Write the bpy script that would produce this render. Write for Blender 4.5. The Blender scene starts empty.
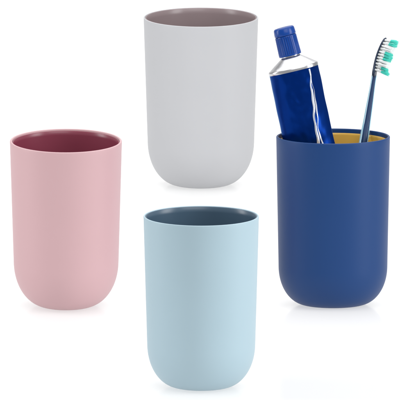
import bpy, bmesh, math, random
from mathutils import Vector, noise

random.seed(7)
sc = bpy.context.scene
COL = sc.collection
PI = math.pi

# ---------------------------------------------------------------- camera geometry
S = 0.0007                       # metres per photo pixel at the picture's centre
D = 12.0                         # camera distance: a long lens
EL = math.asin(0.175)            # camera looks down by this much
FWD = Vector((0, math.cos(EL), -math.sin(EL)))
UP = Vector((0, math.sin(EL), math.cos(EL)))
RT = Vector((1, 0, 0))
CAM = -FWD * D

def ray(px, py):
    return FWD + RT * ((px - 200) * S / D) - UP * ((py - 200) * S / D)

def at_z(px, py, z=0.0):
    d = ray(px, py)
    return CAM + d * ((z - CAM.z) / d.z)

def at_y(px, py, y):
    d = ray(px, py)
    return CAM + d * ((y - CAM.y) / d.y)

# ---------------------------------------------------------------- materials
def srgb(r, g, b):
    def f(c):
        c /= 255.0
        return c / 12.92 if c <= 0.04045 else ((c + 0.055) / 1.055) ** 2.4
    return (f(r), f(g), f(b), 1.0)

def material(name, col, rough=0.5, metal=0.0, spec=0.5, coat=0.0, coat_rough=0.1,
             mottling=0.0, mottle_scale=60.0, grain=0.0, grain_scale=2500.0, rough_var=0.0, trans=0.0, tint=None):
    m = bpy.data.materials.new(name)
    m.use_nodes = True
    nt = m.node_tree
    b = nt.nodes['Principled BSDF']
    b.inputs['Base Color'].default_value = col
    b.inputs['Roughness'].default_value = rough
    b.inputs['Metallic'].default_value = metal
    b.inputs['Specular IOR Level'].default_value = spec
    b.inputs['Coat Weight'].default_value = coat
    b.inputs['Coat Roughness'].default_value = coat_rough
    b.inputs['Transmission Weight'].default_value = trans
    if tint:
        b.inputs['Specular Tint'].default_value = tint
    tc = nt.nodes.new('ShaderNodeTexCoord')
    if mottling or rough_var:
        n = nt.nodes.new('ShaderNodeTexNoise')
        n.inputs['Scale'].default_value = mottle_scale
        n.inputs['Detail'].default_value = 3
        nt.links.new(tc.outputs['Object'], n.inputs['Vector'])
        if mottling:
            mx = nt.nodes.new('ShaderNodeMix'); mx.data_type = 'RGBA'
            k = 1 - mottling
            mx.inputs[6].default_value = (col[0] * k, col[1] * k, col[2] * k, 1)
            k = 1 + mottling
            mx.inputs[7].default_value = (min(1, col[0] * k), min(1, col[1] * k), min(1, col[2] * k), 1)
            nt.links.new(n.outputs['Fac'], mx.inputs[0])
            nt.links.new(mx.outputs[2], b.inputs['Base Color'])
        if rough_var:
            mr = nt.nodes.new('ShaderNodeMapRange')
            mr.inputs['To Min'].default_value = max(0.02, rough - rough_var)
            mr.inputs['To Max'].default_value = rough + rough_var
            nt.links.new(n.outputs['Fac'], mr.inputs['Value'])
            nt.links.new(mr.outputs['Result'], b.inputs['Roughness'])
    if grain:
        n2 = nt.nodes.new('ShaderNodeTexNoise')
        n2.inputs['Scale'].default_value = grain_scale
        n2.inputs['Detail'].default_value = 2
        nt.links.new(tc.outputs['Object'], n2.inputs['Vector'])
        bp = nt.nodes.new('ShaderNodeBump')
        bp.inputs['Strength'].default_value = grain
        bp.inputs['Distance'].default_value = 0.0002
        nt.links.new(n2.outputs['Fac'], bp.inputs['Height'])
        nt.links.new(bp.outputs['Normal'], b.inputs['Normal'])
    return m

def matt(name, rgb, spec=0.4, rough=0.46):
    return material(name, srgb(*rgb), rough=rough, spec=spec, mottling=0.012, mottle_scale=35,
                    grain=0.10, grain_scale=2200, rough_var=0.04)

def liner(name, rgb):
    return material(name, srgb(*rgb), rough=0.30, spec=0.5, mottling=0.03, mottle_scale=50,
                    grain=0.05, grain_scale=900, rough_var=0.05)

M = dict(
    ground=material('translucent_white', (0.86, 0.86, 0.86, 1), rough=0.15, spec=0.65, mottling=0.006, mottle_scale=9),
    grey=matt('grey_soft_touch', (178, 179, 182)),
    pink=matt('pink_soft_touch', (197, 161, 165)),
    sky=matt('light_blue_soft_touch', (165, 189, 200)),
    navy=matt('navy_soft_touch', (11, 56, 110), 0.32, 0.47),
    taupe=liner('taupe_liner', (140, 125, 127)),
    maroon=liner('maroon_liner', (132, 60, 78)),
    slate=liner('slate_liner', (72, 95, 114)),
    ochre=liner('ochre_liner', (224, 178, 80)),
    tube=material('blue_laminate', srgb(3, 42, 118), rough=0.27, metal=0.65, spec=0.15, tint=(0.35, 0.68, 1, 1),
                  mottling=0.05, mottle_scale=40, rough_var=0.05),
    foil=material('pale_silver', srgb(215, 222, 236), rough=0.25, metal=0.55, mottling=0.05, mottle_scale=300),
    shoulder=material('silver_foil', srgb(204, 204, 207), rough=0.22, metal=0.9, grain=0.15, grain_scale=500),
    cap=material('blue_cap_plastic', srgb(4, 58, 136), rough=0.26, spec=0.35, mottling=0.04, mottle_scale=200,
                 grain=0.1, grain_scale=1500),
    handle=material('ice_blue_plastic', srgb(150, 196, 214), rough=0.12, spec=0.6, coat=0.4, coat_rough=0.05,
                    mottling=0.03, mottle_scale=90),
    grip=material('dark_navy_rubber', srgb(14, 48, 88), rough=0.3, spec=0.3, mottling=0.05, mottle_scale=150),
    head=material('dark_navy_plastic', srgb(14, 34, 62), rough=0.22, spec=0.55, mottling=0.05, mottle_scale=200),
    bristle=material('white_nylon', srgb(236, 240, 240), rough=0.4, spec=0.4, mottling=0.02, mottle_scale=900),
    teal=material('teal_nylon', srgb(76, 212, 196), rough=0.4, spec=0.4, mottling=0.06, mottle_scale=900),
)

# ground made half translucent so a lamp added below can wash out contact shadows
nt = M['ground'].node_tree
_tr = nt.nodes.new('ShaderNodeBsdfTranslucent'); _tr.inputs['Color'].default_value = (0.9, 0.9, 0.9, 1)
_mx = nt.nodes.new('ShaderNodeMixShader'); _mx.inputs[0].default_value = 0.5
_out = nt.nodes['Material Output']
nt.links.new(nt.nodes['Principled BSDF'].outputs[0], _mx.inputs[1])
nt.links.new(_tr.outputs[0], _mx.inputs[2])
nt.links.new(_mx.outputs[0], _out.inputs['Surface'])

# ---------------------------------------------------------------- helpers
def obj(name, bm, mats, parent=None, smooth=True, sharp=None):
    bmesh.ops.recalc_face_normals(bm, faces=bm.faces)
    me = bpy.data.meshes.new(name)
    for f in bm.faces:
        f.smooth = smooth
    bm.to_mesh(me)
    bm.free()
    for m in (mats if isinstance(mats, (list, tuple)) else [mats]):
        me.materials.append(m)
    if sharp:
        me.set_sharp_from_angle(angle=math.radians(sharp))
    o = bpy.data.objects.new(name, me)
    COL.objects.link(o)
    if parent:
        o.parent = parent
    return o

def thing(name, label, cat, loc, group=None):
    o = bpy.data.objects.new(name, None)
    o.empty_display_size = 0.02
    COL.objects.link(o)
    o.location = loc
    o['label'] = label
    o['category'] = cat
    if group:
        o['group'] = group
    return o

def lathe(bm, prof, n=160):
    """closed surface of revolution; profile points (r, z), r=0 allowed at the ends"""
    rings = []
    for r, z in prof:
        if r < 1e-7:
            rings.append([bm.verts.new((0, 0, z))])
        else:
            rings.append([bm.verts.new((r * math.cos(2 * PI * i / n), r * math.sin(2 * PI * i / n), z)) for i in range(n)])
    def skin(A, B):
        for i in range(n):
            j = (i + 1) % n
            if len(A) == 1 and len(B) > 1:
                bm.faces.new((A[0], B[i], B[j]))
            elif len(B) == 1 and len(A) > 1:
                bm.faces.new((A[i], B[0], A[j]))
            elif len(A) > 1:
                bm.faces.new((A[i], B[i], B[j], A[j]))
    for A, B in zip(rings, rings[1:]):
        skin(A, B)
    if len(rings[0]) > 1 and len(rings[-1]) > 1:
        skin(rings[-1], rings[0])
    return rings

def loft(bm, rings, cap=True):
    """rings: lists of Vector, same length, closed loops"""
    V = [[bm.verts.new(p) for p in r] for r in rings]
    n = len(V[0])
    for A, B in zip(V, V[1:]):
        for i in range(n):
            j = (i + 1) % n
            bm.faces.new((A[i], A[j], B[j], B[i]))
    if cap:
        bm.faces.new(list(reversed(V[0])))
        bm.faces.new(V[-1])
    return V

def smoothstep(t):
    t = max(0.0, min(1.0, t))
    return t * t * (3 - 2 * t)

def interp(tbl, t):
    """smooth (Catmull-Rom) interpolation through rows (t, a, b, ...)"""
    if t <= tbl[0][0]:
        return list(tbl[0][1:])
    if t >= tbl[-1][0]:
        return list(tbl[-1][1:])
    for k in range(len(tbl) - 1):
        if tbl[k][0] <= t <= tbl[k + 1][0]:
            break
    p1, p2 = tbl[k], tbl[k + 1]
    p0 = tbl[k - 1] if k > 0 else p1
    p3 = tbl[k + 2] if k + 2 < len(tbl) else p2
    h = p2[0] - p1[0]
    u = (t - p1[0]) / h
    out = []
    for c in range(1, len(p1)):
        m1 = (p2[c] - p0[c]) / (p2[0] - p0[0]) * h
        m2 = (p3[c] - p1[c]) / (p3[0] - p1[0]) * h
        out.append((2 * u**3 - 3 * u**2 + 1) * p1[c] + (u**3 - 2 * u**2 + u) * m1 +
                   (-2 * u**3 + 3 * u**2) * p2[c] + (u**3 - u**2) * m2)
    return out

# ---------------------------------------------------------------- the cups
#        cx, rim centre y, bottom y, rim R, low R, lean, shell, liner, lip
CUPS = [
    dict(key='grey', cx=200.9, yr=17.7, yb=188.3, R=57.2, Rl=53.2, rb=22, cb=42, lean=0.4, shell='grey', lin='taupe', wall=1.5, lip=0.5,
         name='tumbler', label='pale grey matt tumbler with a taupe inside, standing behind all the others'),
    dict(key='pink', cx=66.2, yr=141.0, yb=308.9, R=55.9, Rl=52.4, rb=20, cb=44, lean=2.6, shell='pink', lin='maroon', wall=2.3, lip=2.0,
         name='tumbler', label='dusty pink matt tumbler with a maroon inside, empty'),
    dict(key='sky', cx=201.2, yr=216.0, yb=390.5, R=57.6, Rl=54.0, rb=23, cb=42, lean=0.0, shell='sky', lin='slate', wall=1.7, lip=0.8,
         name='tumbler', label='light blue matt tumbler with a dark slate inside, nearest of all, empty'),
    dict(key='navy', cx=332.9, yr=136.4, yb=309.0, R=56.8, Rl=54.4, rb=26, cb=38, lean=-2.0, shell='navy', lin='ochre', wall=2.2, lip=4.6,
         name='tumbler', label='navy blue matt tumbler with a yellow inside, holding the toothpaste tube and toothbrush'),
]
ground_tilts = []

def offset_profile(prof, t):
    out = []
    for i, p in enumerate(prof):
        a = prof[max(0, i - 1)]
        b = prof[min(len(prof) - 1, i + 1)]
        dx, dz = b[0] - a[0], b[1] - a[1]
        l = math.hypot(dx, dz)
        nx, nz = -dz / l, dx / l
        out.append((max(0.0, p[0] + nx * t), p[1] + nz * t))
    return out

def outer_profile(R, Rl, H, RB, b):
    """flat base, rounded corner, then one straight taper out to the rim"""
    k = (R - Rl) / (Rl * H - R * b)
    R0 = R / (1 + k * H)
    a = R0 - RB
    pts = [(0, 0), (RB * 0.5, 0), (RB * 0.9, 0)]
    e = 2 / 2.08
    for i in range(0, 41):
        th = (PI / 2) * i / 40
        x = RB + a * (math.sin(th) ** e)
        z = b * (1 - (max(0.0, math.cos(th)) ** e))
        pts.append((x * (1 + k * z), z))
    for i in range(1, 25):
        z = b + (H - b) * i / 24
        pts.append((R0 * (1 + k * z), z))
    return pts

cup_info = {}
for c in CUPS:
    e = EL + math.radians(c['lean'])
    RB = c['rb']
    ybase = c['yb'] - RB * math.sin(EL)
    base = at_z(c['cx'], ybase)
    s = S * (D + base.dot(FWD)) / D
    H = (ybase - c['yr']) / math.cos(e)
    root = thing(c['name'], c['label'], 'cup', base + Vector((0, 0, 0.0002)), 'matt plastic tumblers on white')
    root.rotation_euler = (math.radians(c['lean']), 0, 0)
    T = c['wall']
    outer = outer_profile(c['R'], c['Rl'], H - T * 0.5, RB, c['cb'])
    inner = offset_profile(outer, T)
    rim = []
    (xo, zo), (xi, zi) = outer[-1], inner[-1]
    cxm, czm, rr = (xo + xi) / 2, (zo + zi) / 2, T / 2
    for k in range(1, 10):
        th = PI * k / 10
        rim.append((cxm + rr * math.cos(th), czm + rr * math.sin(th)))
    prof = outer + rim + list(reversed(inner))
    bm = bmesh.new()
    lathe(bm, [(r * s, z * s) for r, z in prof])
    obj('shell', bm, M[c['shell']], root)
    # liner: a thin insert just inside the shell, its top edge a little below the rim
    o1 = offset_profile(outer, T + 0.12)
    o2 = offset_profile(outer, T + 1.0)
    ztop = H - c['lip']
    def cut(pf):
        out = []
        for i, p in enumerate(pf):
            if p[1] <= ztop or i < 5:
                out.append(p)
            else:
                q = out[-1]
                u = (ztop - q[1]) / (p[1] - q[1])
                out.append((q[0] + (p[0] - q[0]) * u, ztop))
                break
        return out
    o1, o2 = cut(o1), cut(o2)
    m = ((o1[-1][0] + o2[-1][0]) / 2, ztop + 0.35)
    bm = bmesh.new()
    lathe(bm, [(r * s, z * s) for r, z in o1 + [m] + list(reversed(o2))])
    obj('liner', bm, M[c['lin']], root)
    ground_tilts.append((base.x, base.y, math.tan(math.radians(c['lean']))))
    cup_info[c['key']] = (base, s, H)

# ---------------------------------------------------------------- the white paper sweep the cups stand on
def ground_z(x, y):
    z = 0.0
    for x0, y0, sl in ground_tilts:
        r = math.hypot(x - x0, y - y0)
        z += sl * (y - y0) * (1 - smoothstep((r - 0.03) / 0.12))
    return z

bm = bmesh.new()
xs = [-1.6 + 0.2 * i for i in range(7)] + [-0.3 + 0.6 * i / 90 for i in range(91)] + [0.4 + 0.2 * i for i in range(7)]
ys = [-1.0, -0.9, -0.8, -0.7] + [-0.58 + 1.16 * i / 174 for i in range(175)] + [0.7, 0.85, 1.0, 1.15, 1.3]
rows = []
for y in ys:
    rows.append([(x, y, ground_z(x, y)) for x in xs])
for k in range(1, 13):                       # the sweep turns up into the backdrop
    th = (PI / 2) * k / 12
    rows.append([(x, 1.3 + 0.5 * math.sin(th), 0.5 - 0.5 * math.cos(th)) for x in xs])
for z in (0.8, 1.2, 1.6, 2.0):
    rows.append([(x, 1.8, z) for x in xs])
V = [[bm.verts.new(p) for p in r] for r in rows]
for A, B in zip(V, V[1:]):
    for i in range(len(A) - 1):
        bm.faces.new((A[i], A[i + 1], B[i + 1], B[i]))
g = obj('ground', bm, M['ground'])
g['kind'] = 'structure'
if g.data.polygons[0].normal.z < 0:
    g.data.flip_normals()

# ---------------------------------------------------------------- toothpaste tube
nb, ns, nH = cup_info['navy']
K = ns                                        # metres per photo pixel at the navy cup

def tube_frame(p_top, p_bot):
    ax = (p_top - p_bot).normalized()
    w = RT - ax * RT.dot(ax)
    w.normalize()
    n = w.cross(ax)                           # towards the camera
    if n.dot(FWD) > 0:
        n = -n
    return ax, w, n

TOPY = nb.y + 12 * K
BOTY = nb.y - 13 * K
p_sh = at_y(293.3, 68.2, TOPY)                # centre of the shoulder's edge
p_end = at_y(340.6, 294.0, BOTY)              # centre of the crimped end
AX, WD, NR = tube_frame(p_sh, p_end)
L = (p_sh - p_end).length
root = thing('toothpaste_tube', 'deep blue toothpaste tube with silver shoulder and ribbed cap, leaning in the navy tumbler',
             'toothpaste', p_end)

def tl(u, v, h):
    """tube coordinates: u across, v towards the viewer, h along from the end"""
    return WD * u + NR * v + AX * (h + 0.03 * u * (h / L) ** 3)

def body_dims(t):                             # t = 0 at the end, 1 at the shoulder (half width, half thickness, px)
    return interp([(0, 27.4, 0.9), (0.06, 27.4, 1.0), (0.12, 27.2, 2.6), (0.35, 26.3, 8.5), (0.6, 25.5, 14.0),
                   (0.8, 25.0, 17.0), (0.94, 24.9, 18.6), (1.0, 24.9, 19.2)], t)

def crease_u(t):                              # where the fold runs, px across
    return interp([(0, 7.0), (0.5, 8.5), (0.62, 10.0), (0.72, 10.2), (0.82, 12.6), (0.9, 14.6), (1.0, 16.4)], t)[0]

def front_v(u, t):
    """height of the tube's front at u"""
    a, b = body_dims(t)
    x = max(-1, min(1, u / a))
    v = b * math.sqrt(max(0, 1 - abs(x) ** 2.2))
    uc = crease_u(t)
    f = smoothstep((t - 0.1) / 0.3)
    xc = uc / a
    vc = b * math.sqrt(max(0, 1 - abs(xc) ** 2.2))
    if u > uc:                                # flattened facet right of the fold
        q = (u - uc) / max(1e-6, a - uc)
        flat = vc * (1 - q) + 0.02 * b * q
        v = v * (1 - 0.7 * f) + flat * 0.7 * f
    # soft dents pressed into the laminate
    v -= f * 0.9 * math.exp(-((u + 6) / 8) ** 2 - ((t - 0.74) / 0.07) ** 2)
    v -= f * 0.6 * math.exp(-((u - 2) / 6) ** 2 - ((t - 0.88) / 0.05) ** 2)
    v += f * 1.4 * noise.noise(Vector((u / 11.0, t * 12.0, 3.7))) * math.cos(u / a * PI / 2) ** 0.5
    v += f * 0.5 * noise.noise(Vector((u / 5.0, t * 26.0, 9.1))) * math.cos(u / a * PI / 2) ** 0.5
    v += f * 0.55 * math.exp(-((u - uc) / 1.1) ** 2)
    return v

def edge_wobble(x, t):
    return 0.5 * abs(x) ** 3 * smoothstep((1 - t) / 0.08) * noise.noise(Vector((x * 0.8, t * 13.0, 21.3)))

bm = bmesh.new()
rings = []
NT = 140
for k in range(NT + 1):
    t = k / NT
    a, b = body_dims(t)
    ring = []
    n1 = 72
    for i in range(n1):                       # front, left to right
        u = -a * math.cos(PI * i / n1)
        ring.append(tl((u + edge_wobble(u / a, t)) * K, front_v(u, t) * K, t * L))
    for i in range(36):                       # back, right to left
        u = a * math.cos(PI * i / 36)
        x = abs(u / a)
        ring.append(tl((u + edge_wobble(u / a, t)) * K, -b * math.sqrt(max(0, 1 - x ** 2.2)) * K, t * L))
    rings.append(ring)
loft(bm, rings)
body = obj('tube_body', bm, M['tube'], root, sharp=50)

# thin raised silver strips along the fold (sub-part of the body)
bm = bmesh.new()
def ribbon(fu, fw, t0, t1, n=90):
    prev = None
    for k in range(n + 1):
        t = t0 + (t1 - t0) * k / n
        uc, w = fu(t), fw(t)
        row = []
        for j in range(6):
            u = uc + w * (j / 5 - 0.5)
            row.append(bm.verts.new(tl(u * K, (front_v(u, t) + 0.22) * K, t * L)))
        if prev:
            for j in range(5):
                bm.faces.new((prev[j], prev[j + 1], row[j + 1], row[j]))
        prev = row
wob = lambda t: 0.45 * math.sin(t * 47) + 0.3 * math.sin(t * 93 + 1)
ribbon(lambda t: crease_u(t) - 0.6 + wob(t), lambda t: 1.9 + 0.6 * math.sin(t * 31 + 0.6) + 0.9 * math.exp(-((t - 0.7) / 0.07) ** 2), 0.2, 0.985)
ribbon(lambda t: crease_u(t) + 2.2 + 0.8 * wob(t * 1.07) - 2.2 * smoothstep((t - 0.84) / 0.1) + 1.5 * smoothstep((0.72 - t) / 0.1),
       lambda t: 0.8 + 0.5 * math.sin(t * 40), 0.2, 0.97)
obj('fold_ribbon', bm, M['foil'], body)

# shoulder: elliptical at the tube, round at the neck
bm = bmesh.new()
rings = []
for (h, a, b, p) in [(-2.4, 24.6, 18.9, 2.2), (-2.2, 25.3, 19.6, 2.2), (-0.2, 25.4, 19.7, 2.2), (0.9, 25.2, 19.5, 2.2), (1.5, 24.6, 19.0, 2.2),
                     (2.1, 23.6, 18.4, 2.15), (4.9, 19.8, 16.4, 2.05), (9.0, 14.0, 12.8, 2.0), (11.0, 11.0, 10.8, 2.0), (12.2, 9.4, 9.4, 2.0), (18, 9.2, 9.2, 2.0)]:
    ring = []
    for i in range(96):
        th = 2 * PI * i / 96
        cu, cv = math.cos(th), math.sin(th)
        u = a * math.copysign(abs(cu) ** (2 / p), cu)
        v = b * math.copysign(abs(cv) ** (2 / p), cv)
        ring.append(tl(u * K, v * K, L + h * K))
    rings.append(ring)
loft(bm, rings)
obj('shoulder', bm, M['shoulder'], root, sharp=45)

# ribbed cap with a smooth flip lid
def cap_ring(r, h, ribs=0.0, n=192):
    out = []
    for i in range(n):
        th = 2 * PI * i / n
        rr = r
        if ribs:
            w = (th * 32 / (2 * PI)) % 1.0
            rr = r - ribs * (1 if w < 0.38 else 0.0)
        out.append(tl((1.03 * rr * math.cos(th) - 0.3 - 0.035 * (h - 15)) * K, 1.03 * rr * math.sin(th) * K, L + (15 + (h - 15) * 1.03 - 2.1) * K))
    return out
bm = bmesh.new()
loft(bm, [cap_ring(9.6, 15.2), cap_ring(10.7, 15.2), cap_ring(11.0, 15.6), cap_ring(11.0, 16.6), cap_ring(11.0, 17.0, 0.5), cap_ring(10.5, 33.6, 0.5),
          cap_ring(10.5, 34.2), cap_ring(10.3, 34.8), cap_ring(9.6, 34.9)])
cap = obj('cap', bm, M['cap'], root, sharp=35)
bm = bmesh.new()
loft(bm, [cap_ring(9.4, 34.9), cap_ring(10.4, 35.4), cap_ring(10.6, 35.8), cap_ring(10.5, 38), cap_ring(10.2, 41.4), cap_ring(9.7, 42.5), cap_ring(8.8, 43.2), cap_ring(6, 43.6), cap_ring(2, 43.7)])
obj('lid', bm, M['cap'], cap, sharp=40)

# ---------------------------------------------------------------- toothbrush
# centreline: photo x, photo y, depth past the cup's middle (px), half width, half thickness
PATH = [(339.5, 298.0, 11, 6.0, 5.0), (342.0, 281, 14, 7.0, 5.6), (349, 236, 21, 7.0, 5.6), (356.5, 188, 29, 5.8, 5.0),
        (363.4, 143, 36, 5.1, 4.6), (366.6, 124, 44, 4.2, 4.0), (369.8, 104, 51, 3.5, 3.4), (372.6, 86, 56.5, 2.7, 2.7),
        (374.2, 75.5, 59.5, 2.5, 2.6)]
pts = [at_y(x, y, nb.y + d * K) for x, y, d, a, b in PATH]
root = thing('toothbrush', 'dark blue toothbrush with white and teal bristles, standing in the navy tumbler',
             'toothbrush', pts[0])
O = pts[0]
tbl = [(i, p.x, p.y, p.z, a, b) for i, (p, (_, _, _, a, b)) in enumerate(zip(pts, PATH))]
def brush_at(t):
    x, y, z, a, b = interp(tbl, t)
    p = Vector((x, y, z))
    q0 = Vector(interp(tbl, max(0, t - 0.02))[:3]); q1 = Vector(interp(tbl, min(len(tbl) - 1, t + 0.02))[:3])
    ax = (q1 - q0).normalized()
    return p, ax, a, b

h0, h1 = at_y(374.0, 76.5, nb.y + 59 * K), at_y(386.0, 37.6, nb.y + 67 * K)
HAX = (h1 - h0).normalized()
view = FWD
side = RT - HAX * RT.dot(HAX); side.normalize()
toward = side.cross(HAX); toward = toward if toward.dot(FWD) < 0 else -toward
ang = math.radians(16)
BR = side * math.cos(ang) + toward * math.sin(ang)          # bristle direction
WI = HAX.cross(BR).normalized()                               # across the head

def frame(ax):
    br = BR - ax * BR.dot(ax); br.normalize()
    return br, ax.cross(br).normalized()

bm = bmesh.new()
rings = []
n = len(tbl) - 1
for k in range(0, 81):
    t = n * k / 80
    p, ax, a, b = brush_at(t)
    br, wi = frame(ax)
    f = 1.0
    if k < 5:
        f = math.sqrt(max(0.05, 1 - (1 - k / 5) ** 2))
    rings.append([p - O + br * (math.cos(th) * b * f * K) + wi * (math.sin(th) * a * f * K)
                  for th in [2 * PI * i / 40 for i in range(40)]])
loft(bm, rings)
obj('handle', bm, M['handle'], root)

# dark grip: a long inlay lying along the viewer-side of the handle and over its back
bm = bmesh.new()
rings = []
for k in range(0, 91):
    t = n * (0.06 + 0.94 * k / 90)
    p, ax, a, b = brush_at(t)
    to = -FWD - ax * (-FWD).dot(ax); to.normalize()
    rt = ax.cross(to).normalized()
    if rt.x < 0: rt = -rt
    r = 0.5 * (a + b)
    e = min(1.0, (k + 0.4) / 5, 1.0)
    hw = 0.74 * e
    ring = []
    for i in range(13):                        # outer face, hugging the handle
        q = -hw + 2 * hw * i / 12
        rad = r * (1.0 + 0.09 * (1 - (q / hw) ** 4))
        ring.append(p - O + (to * math.cos(q + 0.08) + rt * math.sin(q + 0.08)) * rad * K)
    for i in range(13):
        q = hw - 2 * hw * i / 12
        ring.append(p - O + (to * math.cos(q + 0.08) + rt * math.sin(q + 0.08)) * r * 0.75 * K)
    rings.append(ring)
loft(bm, rings)
obj('grip', bm, M['grip'], root, sharp=60)

# head: a rounded slab, slightly bowed
HL = (h1 - h0).length / K
bm = bmesh.new()
rings = []
for k in range(0, 41):
    u = k / 40
    hw = 6.6 * smoothstep((u + 0.06) / 0.22) * math.sqrt(max(0.0, 1 - max(0, (u - 0.78) / 0.22) ** 2.4)) + 2.5 * (1 - smoothstep(u / 0.2))
    hw = max(hw, 0.6)
    th_ = 1.5 * (1 - 0.3 * u) + 0.5 * (1 - smoothstep(u / 0.15))
    if u > 0.95:
        th_ *= math.sqrt(max(0.1, 1 - ((u - 0.95) / 0.05) ** 2))
    bow = -2.2 * math.sin(PI * u)
    c = h0 - O + HAX * (u * HL * K) + BR * (bow * K)
    rings.append([c + WI * (math.copysign(abs(math.cos(q)) ** 0.8, math.cos(q)) * hw * K) +
                  BR * (math.copysign(abs(math.sin(q)) ** 0.7, math.sin(q)) * th_ * K)
                  for q in [2 * PI * i / 32 for i in range(32)]])
loft(bm, rings)
head = obj('brush_head', bm, M['head'], root)

def tuft(u, wpos, length, teal, lean_ax):
    bm = bmesh.new()
    bow = -2.2 * math.sin(PI * u)
    base = h0 - O + HAX * (u * HL * K) + BR * ((bow + 1.0) * K) + WI * (wpos * K)
    for s_ in range(38):
        rr = 1.25 * math.sqrt(random.random()); th = random.random() * 2 * PI
        o_ = HAX * (math.cos(th) * rr * 0.7 * K) + WI * (math.sin(th) * rr * K)
        spread = 1.6 + 0.4 * random.random()
        ln = length * (0.93 + 0.1 * random.random())
        d = BR * ln * K + HAX * ((lean_ax + random.uniform(-0.7, 0.7)) * K) + o_ * (spread - 1) + WI * (random.uniform(-0.35, 0.35) * K)
        rad = 0.20 * K
        segs = 4
        prev = None
        for q in range(segs + 1):
            f = q / segs
            c = base + o_ + d * f
            r_ = rad * (1.0 if q < segs else 0.55)
            ring = [bm.verts.new(c + HAX * (math.cos(a_) * r_) + WI * (math.sin(a_) * r_)) for a_ in [2 * PI * i / 6 for i in range(6)]]
            if prev:
                for i in range(6):
                    fc = bm.faces.new((prev[i], prev[(i + 1) % 6], ring[(i + 1) % 6], ring[i]))
                    fc.material_index = 1 if (teal and q > 2) else 0
            prev = ring
        fc = bm.faces.new(prev); fc.material_index = 1 if teal else 0
    o = obj('bristle_tuft', bm, [M['bristle'], M['teal']], head)
    if teal:
        o['label'] = 'teal tipped bristle tuft'

NR_ = 11
for r in range(NR_):
    u = 0.17 + 0.76 * r / (NR_ - 1)
    cols = (-4.2, -1.4, 1.4, 4.2) if 1 < r < NR_ - 1 else ((-3.2, 0, 3.2) if r else (-3.2, 0, 3.2))
    for w in cols:
        teal = r in (0, 1, 4, 5, 6, 9, 10)
        ln = 12.4 + {0: 1.6, 9: 0.2, 10: 0.0}.get(r, 0) + (0.8 if r in (5,) else 0) - 0.04 * abs(w)
        lean = {0: -0.8, 1: -0.5, 9: 0.8, 10: 1.4}.get(r, 0.0)
        tuft(u, w, ln, teal, lean)

# ---------------------------------------------------------------- light: a white studio tent with soft lamps and added fills
w = bpy.data.worlds.new('World')
sc.world = w
w.use_nodes = True
bg = w.node_tree.nodes['Background']
bg.inputs['Color'].default_value = (1.0, 1.0, 1.0, 1)
bg.inputs['Strength'].default_value = 0.35

def area(name, loc, target, sx, sy, power, col=(1, 1, 1)):
    l = bpy.data.lights.new(name, 'AREA')
    l.shape = 'RECTANGLE'; l.size = sx; l.size_y = sy
    l.energy = power; l.color = col
    o = bpy.data.objects.new(name, l)
    COL.objects.link(o)
    o.location = loc
    o.rotation_euler = (Vector(target) - Vector(loc)).to_track_quat('-Z', 'Y').to_euler()
    return o

area('overhead_softbox', (0, -0.1, 1.5), (0, -0.1, 0), 2.4, 3.2, 37)
area('front_fill', (0.5, -2.2, 1.3), (0, 0, 0.05), 1.6, 1.0, 13)  # unseen fill, added to brighten the cup fronts
area('right_softbox', (1.3, -0.9, 0.55), (0, 0, 0.05), 0.6, 1.0, 11.5)
area('left_softbox', (-1.4, -0.5, 0.5), (0, 0, 0.05), 0.4, 1.0, 8.5)
area('added_underlight', (0, 0.0, -0.5), (0, 0.0, 0), 2.6, 3.6, 29.5)  # unseen lamp, added to fill the cups' contact shadows through the sheet
area('backdrop_fill', (0, 0.95, 1.7), (0, 1.8, 0.25), 2.0, 0.5, 18)  # unseen, added to brighten the backdrop so the cups' floor reflections show

# ---------------------------------------------------------------- camera and output
cam = bpy.data.cameras.new('camera')
cam.sensor_width = 36
cam.lens = 36 * D / (400 * S)
cam.clip_start = 0.5
cam.clip_end = 100
co = bpy.data.objects.new('camera', cam)
COL.objects.link(co)
co.location = CAM
co.rotation_euler = FWD.to_track_quat('-Z', 'Y').to_euler()
sc.camera = co

sc.render.engine = 'CYCLES'
sc.view_settings.view_transform = 'Standard'
sc.view_settings.look = 'None'
sc.view_settings.exposure = 0
sc.view_settings.gamma = 1
sc.view_settings.use_curve_mapping = False
sc.render.resolution_x = sc.render.resolution_y = 1024
